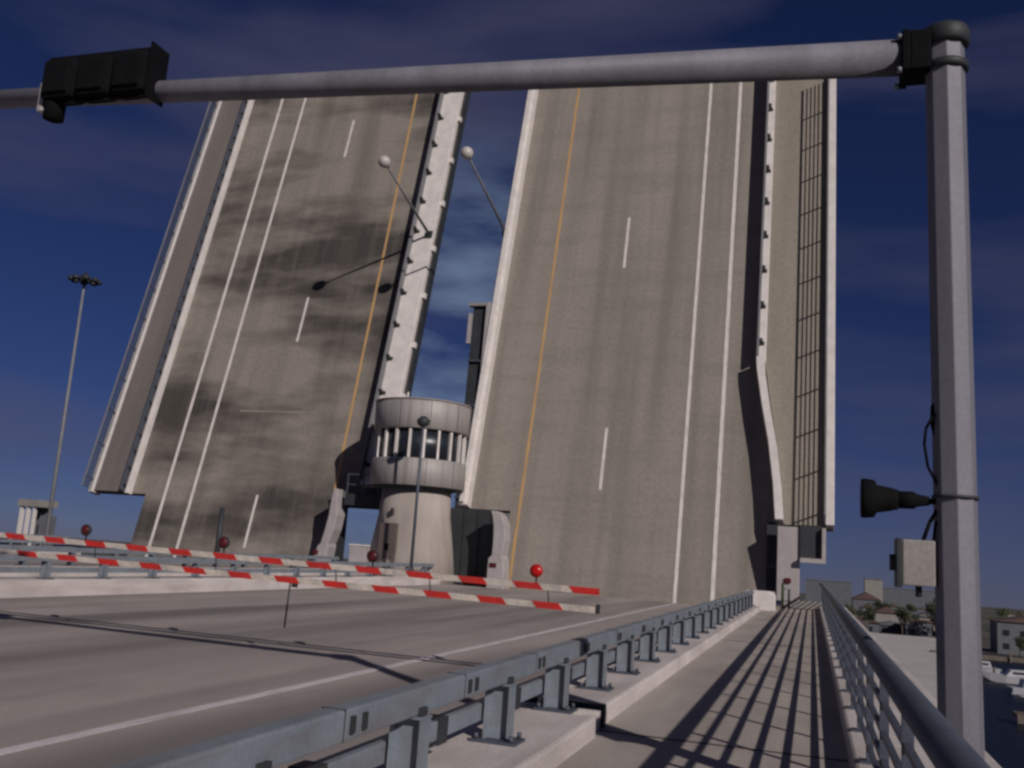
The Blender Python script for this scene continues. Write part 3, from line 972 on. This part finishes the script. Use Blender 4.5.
# ------------------------------------------------------------------ high mast lamp on the left
t = thing('high_mast_lamp', 'very tall slender mast with a ring of floodlights at far left', 'lamp mast', (-92.6, 100, land_z(100, -9.3)))
MH = 33.2 + 11.2
MB().tube((0, 0, 0), (0, 0, MH), .30, .15, 14).build('mast', M['grey_steel'], t)
MB().lathe([(.25, MH - .6), (.8, MH - .3), (.8, MH + .1), (.2, MH + .9)], (0, 0, 0), 20).build('head_frame', M['girder'], t)
first = None
for k in range(8):
    a = k * math.pi / 4
    m = MB()
    m.box(.8, 1.3, -.07, .07, MH - .12, MH - .0)
    m.lathe([(.25, -.35), (.46, -.25), (.46, .05), (.2, .25)], (1.65, 0, MH - .05), 14)
    o = m.build('floodlight', M['girder'], t)
    o.rotation_euler.z = a

# white portal building at far left
t = thing('portal_building', 'pale building with tall columns and flat roof at far left', 'building', (-142.0, 150, land_z(150, -9.3)))
t.scale = (.62, .62, 1)
top = 4.9 - land_z(150, -9.3)
MB().box(-4.0, 4.0, -4, 4, top - 1.1, top + .2).build('roof_slab', M['house_a'], t)
MB().box(-3.2, 3.3, -2.8, 3.0, 0, top - 7).build('lower_block', M['house_b'], t)
for x, w in ((-3.4, 1.0), (-.9, .9), (1.6, .7)):
    MB().box(x, x + w, -3.4, -2.4, 0, top - 1.102).build('column', M['white'], t)
MB().box(-3.2, 3.2, 2.2, 3.0, top - 6.99, top - 1.102).build('rear_wall', M['house_b'], t)
MB().box(3.35, 5.6, -2.0, 2.4, 0, top - 2.6).build('side_wing', M['house_b'], t)

# ------------------------------------------------------------------ town and marina on the right
def house(x, y, w, d, top, wallm, roofm, label, pitched=True, name='house'):
    zb = land_z(y, -9.3)
    h = top - zb
    o = thing(name, label, 'building', (x, y, zb), 0, 'buildings of the town beyond the quay')
    wh = h - (h * .25 if pitched else .5)
    MB().box(-w / 2, w / 2, -d / 2, d / 2, 0, wh).build('wall', M[wallm], o)
    if pitched:
        MB().prism([(-w / 2 - .5, wh + .002), (w / 2 + .5, wh + .002), (0, h)], 'y', -d / 2 - .5, d / 2 + .5).build('roof', M[roofm], o)
    else:
        MB().box(-w / 2 - .3, w / 2 + .3, -d / 2 - .3, d / 2 + .3, wh + .002, h).build('roof', M[roofm], o)
    nwin = max(2, int(w / 3.5))
    nfl = max(1, int(wh / 3.2))
    for fl_ in range(nfl if y < 420 else 0):
        for i in range(nwin):
            cx = -w / 2 + w * (i + .5) / nwin
            zz = 1.2 + fl_ * 3.1
            MB().box(cx - .7, cx + .7, -d / 2 - .06, -d / 2 - .005, zz, zz + 1.3).build('window', M['glass'], o)
    return o
H_ = [
    (9.5, 620, 26, 14, -2.2, 'house_b', 'roof_grey', 'grey flat roofed block on the skyline right of the walkway', False),
    (31.5, 560, 9, 8, .8, 'house_a', 'roof_grey', 'small pale building standing up on the skyline', False),
    (62.0, 700, 46, 14, -4.6, 'house_b', 'roof_grey', 'long grey block on the skyline beside the pole', False),
    (38.0, 360, 10, 8, -8.6, 'house_a', 'roof_grey', 'cream low house just beyond the quay', True),
    (23.0, 340, 7, 7, -7.4, 'house_a', 'roof_red', 'cream cottage nearest the handrail beyond the quay', True),
    (45.5, 345, 9, 8, -9.6, 'house_b', 'roof_grey', 'grey gabled shed left of the tall pole', True),
    (24.0, 480, 12, 10, -5.5, 'house_b', 'roof_red', 'grey house with red roof far behind the cottages', True),
    (61.0, 500, 18, 12, -6.6, 'house_b', 'roof_grey', 'wide grey house far behind the gabled shed', True),
    (55.0, 262, 26, 10, -4.2, 'house_b', 'roof_red', 'long low building with brown roof right of the tall pole', True),
    (98.0, 330, 30, 14, -6.6, 'house_b', 'roof_red', 'wide brown roofed building at the right edge', True),
]
for h in H_:
    house(*h)
# smaller roofs scattered through the town; each takes its words from its wall, roof and place
rnd = random.Random(12)
wallw = {'house_a': 'cream', 'house_b': 'grey', 'white': 'white'}
places = ['in the first row', 'in the second row', 'in the middle row', 'in the fourth row', 'in the last row']
cols = ['by the handrail', 'right of the handrail', 'under the beige box', 'by the tall pole', 'beyond the tall pole', 'towards the right edge']
for ri, yy in enumerate((305, 390, 455, 530, 640)):
    for ci, fr in enumerate((.045, .075, .098, .125, .185, .25)):
        x = yy * (fr + rnd.uniform(-.008, .008))
        wm_ = rnd.choice(['house_a', 'house_b', 'house_b', 'white'])
        rm_ = rnd.choice(['roof_red', 'roof_grey', 'roof_grey'])
        h_ = rnd.uniform(4.0, 6.2) + ri * .7
        w_ = rnd.uniform(6, 10)
        house(x, yy + rnd.uniform(-8, 8), w_, 7, land_z(yy, -9.3) + h_, wm_, rm_,
              '%s house with %s roof %s, %s' % (wallw[wm_], 'brown' if rm_ == 'roof_red' else 'grey', places[ri], cols[ci]), rnd.random() < .7)

def leafy(m, c, r, n, seed):
    rnd = random.Random(seed)
    for _ in range(n):
        d = Vector((rnd.gauss(0, 1), rnd.gauss(0, 1), rnd.gauss(0, .8)))
        d.normalize()
        p_ = Vector(c) + d * r * (rnd.random() ** .45)
        sz = r * rnd.uniform(.10, .22)
        a = Vector((rnd.gauss(0, 1), rnd.gauss(0, 1), rnd.gauss(0, 1))).normalized() * sz
        b = a.orthogonal().normalized() * sz * .7
        vs = [m.bm.verts.new(p_ + a), m.bm.verts.new(p_ + b), m.bm.verts.new(p_ - a), m.bm.verts.new(p_ - b)]
        m.bm.faces.new(vs)
def make_tree(h, seed):
    o = thing('broadleaf_tree', '', 'tree', (0, 0, 0), 0, 'trees between the town buildings')
    rnd = random.Random(seed)
    m = MB()
    m.tube((0, 0, 0), (.1, 0, h * .5), h * .035, h * .02, 8)
    for k in range(5):
        a = rnd.uniform(0, 6.28)
        m.tube((.05, 0, h * .4), (math.cos(a) * h * .22, math.sin(a) * h * .22, h * rnd.uniform(.6, .8)), h * .018, h * .006, 6)
    m.build('trunk', M['bark'], o)
    m = MB()
    for k in range(9):
        a = rnd.uniform(0, 6.28)
        rr = rnd.uniform(0, .25) * h
        leafy(m, (math.cos(a) * rr, math.sin(a) * rr, h * rnd.uniform(.5, .85)), h * rnd.uniform(.13, .2), 90, seed * 31 + k)
    m.build('crown', M['leafgreen'], o)
    return o
protos = [make_tree(8, 1), make_tree(7, 2), make_tree(9, 3)]
TS = []
_rw = ['in the row behind the quay', 'in the row behind the cottages', 'in the middle row of the town', 'in the far row of the town', 'in the last row below the skyline']
_cw = ['beside the handrail', 'just right of the handrail', 'below the beige box', 'left of the tall pole', 'against the tall pole', 'right of the tall pole', 'midway from pole to frame edge', 'by the right edge']
for ri, yy in enumerate((296, 350, 420, 500, 590)):
    for ci, fr in enumerate((.038, .06, .085, .108, .14, .175, .215, .26)):
        TS.append((yy * (fr + rnd.uniform(-.01, .01)), yy + rnd.uniform(-10, 10), '%s, %s' % (_rw[ri], _cw[ci])))
for j, xx in enumerate((44, 50, 56, 63, 70)):
    TS.append((xx, 243 + rnd.uniform(-4, 4), ['at the left corner', 'left of centre', 'at the middle', 'right of centre', 'at the right end'][j] + ' of the long brown roofed building'))
for i, (x, y, w) in enumerate(TS):
    o = protos[i] if i < 3 else copy_tree(protos[i % 3])
    o.location = (x, y, land_z(y, -9.3))
    o.rotation_euler.z = i * 1.3
    if i >= 3:
        s_ = (.7, 1.0, .85, 1.15)[i % 4] * (1 + max(0, y - 300) / 900)
        o.scale = (s_, s_, s_)
    o['label'] = 'dark green tree ' + w

def make_boat():
    o = thing('motor_boat', '', 'boat', (0, 0, 0), 0, 'white boats moored in the marina')
    m = MB()
    rings = []
    for f, w, zb, zt in ((0, .9, .0, 1.0), (.3, 1.15, -.1, 1.05), (.65, 1.05, 0, 1.2), (.88, .5, .35, 1.35), (1.0, .06, .9, 1.45)):
        y = -3.5 + f * 7.5
        rings.append([(-w * .7, y, zb), (w * .7, y, zb), (w, y, zt), (-w, y, zt)])
    m.loft(rings)
    m.build('hull', M['hull'], o)
    m = MB()
    m.prism([(-2.2, 1.07), (1.3, 1.15), (.6, 1.95), (-1.9, 2.0)], 'x', -.75, .75)
    c = m.build('cabin', M['hull'], o, bevel=.06)
    MB().box(-.78, .78, -1.7, .4, 1.45, 1.75).build('cabin_window', M['glass'], c)
    m = MB()
    m.box(-1.0, 1.0, -3.52, -3.45, .4, .9)
    m.build('stern_trim', M['boat_blue'], o)
    return o
def place_boats():
    base = make_boat()
    spots = [(26.5, 150, 1.7, 'nearest the pole by the long jetty'), (32.5, 147, 1.75, 'second from the pole by the jetty'), (26.2, 133, -1.35, 'moored on the near side of the jetty'),
             (31.0, 128, -1.3, 'moored on the near side of the jetty by the frame edge'), (24.0, 166, 1.6, 'alongside the quay behind the jetty'),
             (37.5, 165, 1.5, 'farthest out in the marina'), (22.6, 104, .1, 'single in the dark water below the jetty')]
    for i, (x, y, rz, w) in enumerate(spots):
        o = base if i == 0 else copy_tree(base)
        o.location = (x, y, land_z(y, -8.6) - .2)
        o.rotation_euler.z = rz
        o['label'] = 'white motor boat ' + w
place_boats()
# jetty
def jetty(y0, y1, x0, x1, label):
    o = thing('jetty', label, 'jetty', (0, 0, 0), 0, 'timber jetties of the marina')
    m = MB()
    za, zb = land_z(y0, -7.8), land_z(y1, -7.8)
    m.loft([[(x0, y0, za - .3), (x0, y0 + 2.0, za - .3), (x0, y0 + 2.0, za), (x0, y0, za)],
            [(x1, y1, zb - .3), (x1, y1 + 2.0, zb - .3), (x1, y1 + 2.0, zb), (x1, y1, zb)]])
    m.build('jetty_deck', M['kerb'], o)
    for i in range(8):
        f = (i + .5) / 8
        x, y = x0 + (x1 - x0) * f, y0 + (y1 - y0) * f - .25
        MB().tube((x, y, land_z(y, -11)), (x, y, land_z(y, -6.9)), .18, n=8).build('pile', M['timber'], o)
    return o
jetty(158, 138, 21.6, 38, 'long pale jetty slanting across the marina right of the pole')
jetty(118, 112, 21.6, 34, 'lower pale jetty in the dark water right of the pole')
for i, (x0, x1, y, lb) in enumerate(((22, 60, 205, 'farthest dark jetty before the brown roofed building'), (17.5, 40, 98, 'nearest dark timber jetty at the lower right'))):
    o = thing('jetty', lb, 'jetty', (0, 0, 0), 0, 'timber jetties of the marina')
    z = land_z(y, -7.7)
    MB().box(x0, x1, y, y + 2.2, z - .35, z).build('jetty_deck', M['timber'], o)
    MB().box(x0, x1, y - .08, y - .01, z - .8, z - .2).build('fender_beam', M['timber'], o)
    for q in range(7):
        MB().tube((x0 + (x1 - x0) * (q + .5) / 7, y - .3, z - 3), (x0 + (x1 - x0) * (q + .5) / 7, y - .3, z + .9), .17, n=8).build('pile', M['timber'], o)
# white piles in the dark water
pile = None
for i, (x, y) in enumerate(((12.2, 66), (13.25, 67), (14.3, 66.5), (13.9, 74), (15.6, 71), (16.4, 78))):
    pass
first = None
wl = ['nearest the pole base', 'second from the pole base', 'third from the pole base', 'at the lower right corner', 'at the right edge of the frame']
for i, (x, y) in enumerate(((22.8, 92), (21.9, 84), (23.4, 84.5), (23.6, 78), (25.2, 88))):
    if first is None:
        first = thing('mooring_pile', '', 'mooring pile', (0, 0, 0), 0, 'pale mooring piles in the water')
        MB().tube((0, 0, -2), (0, 0, 2.0), .16, n=10).build('pile_shaft', M['timber'], first)
        MB().lathe([(.19, 2.002), (.19, 2.25), (.03, 2.5)], (0, 0, 0), 12).build('pile_cap', M['white'], first)
        o = first
    else:
        o = copy_tree(first)
    o.location = (x, y, land_z(y, -8.6))
    o['label'] = 'pale capped mooring pile ' + wl[i]
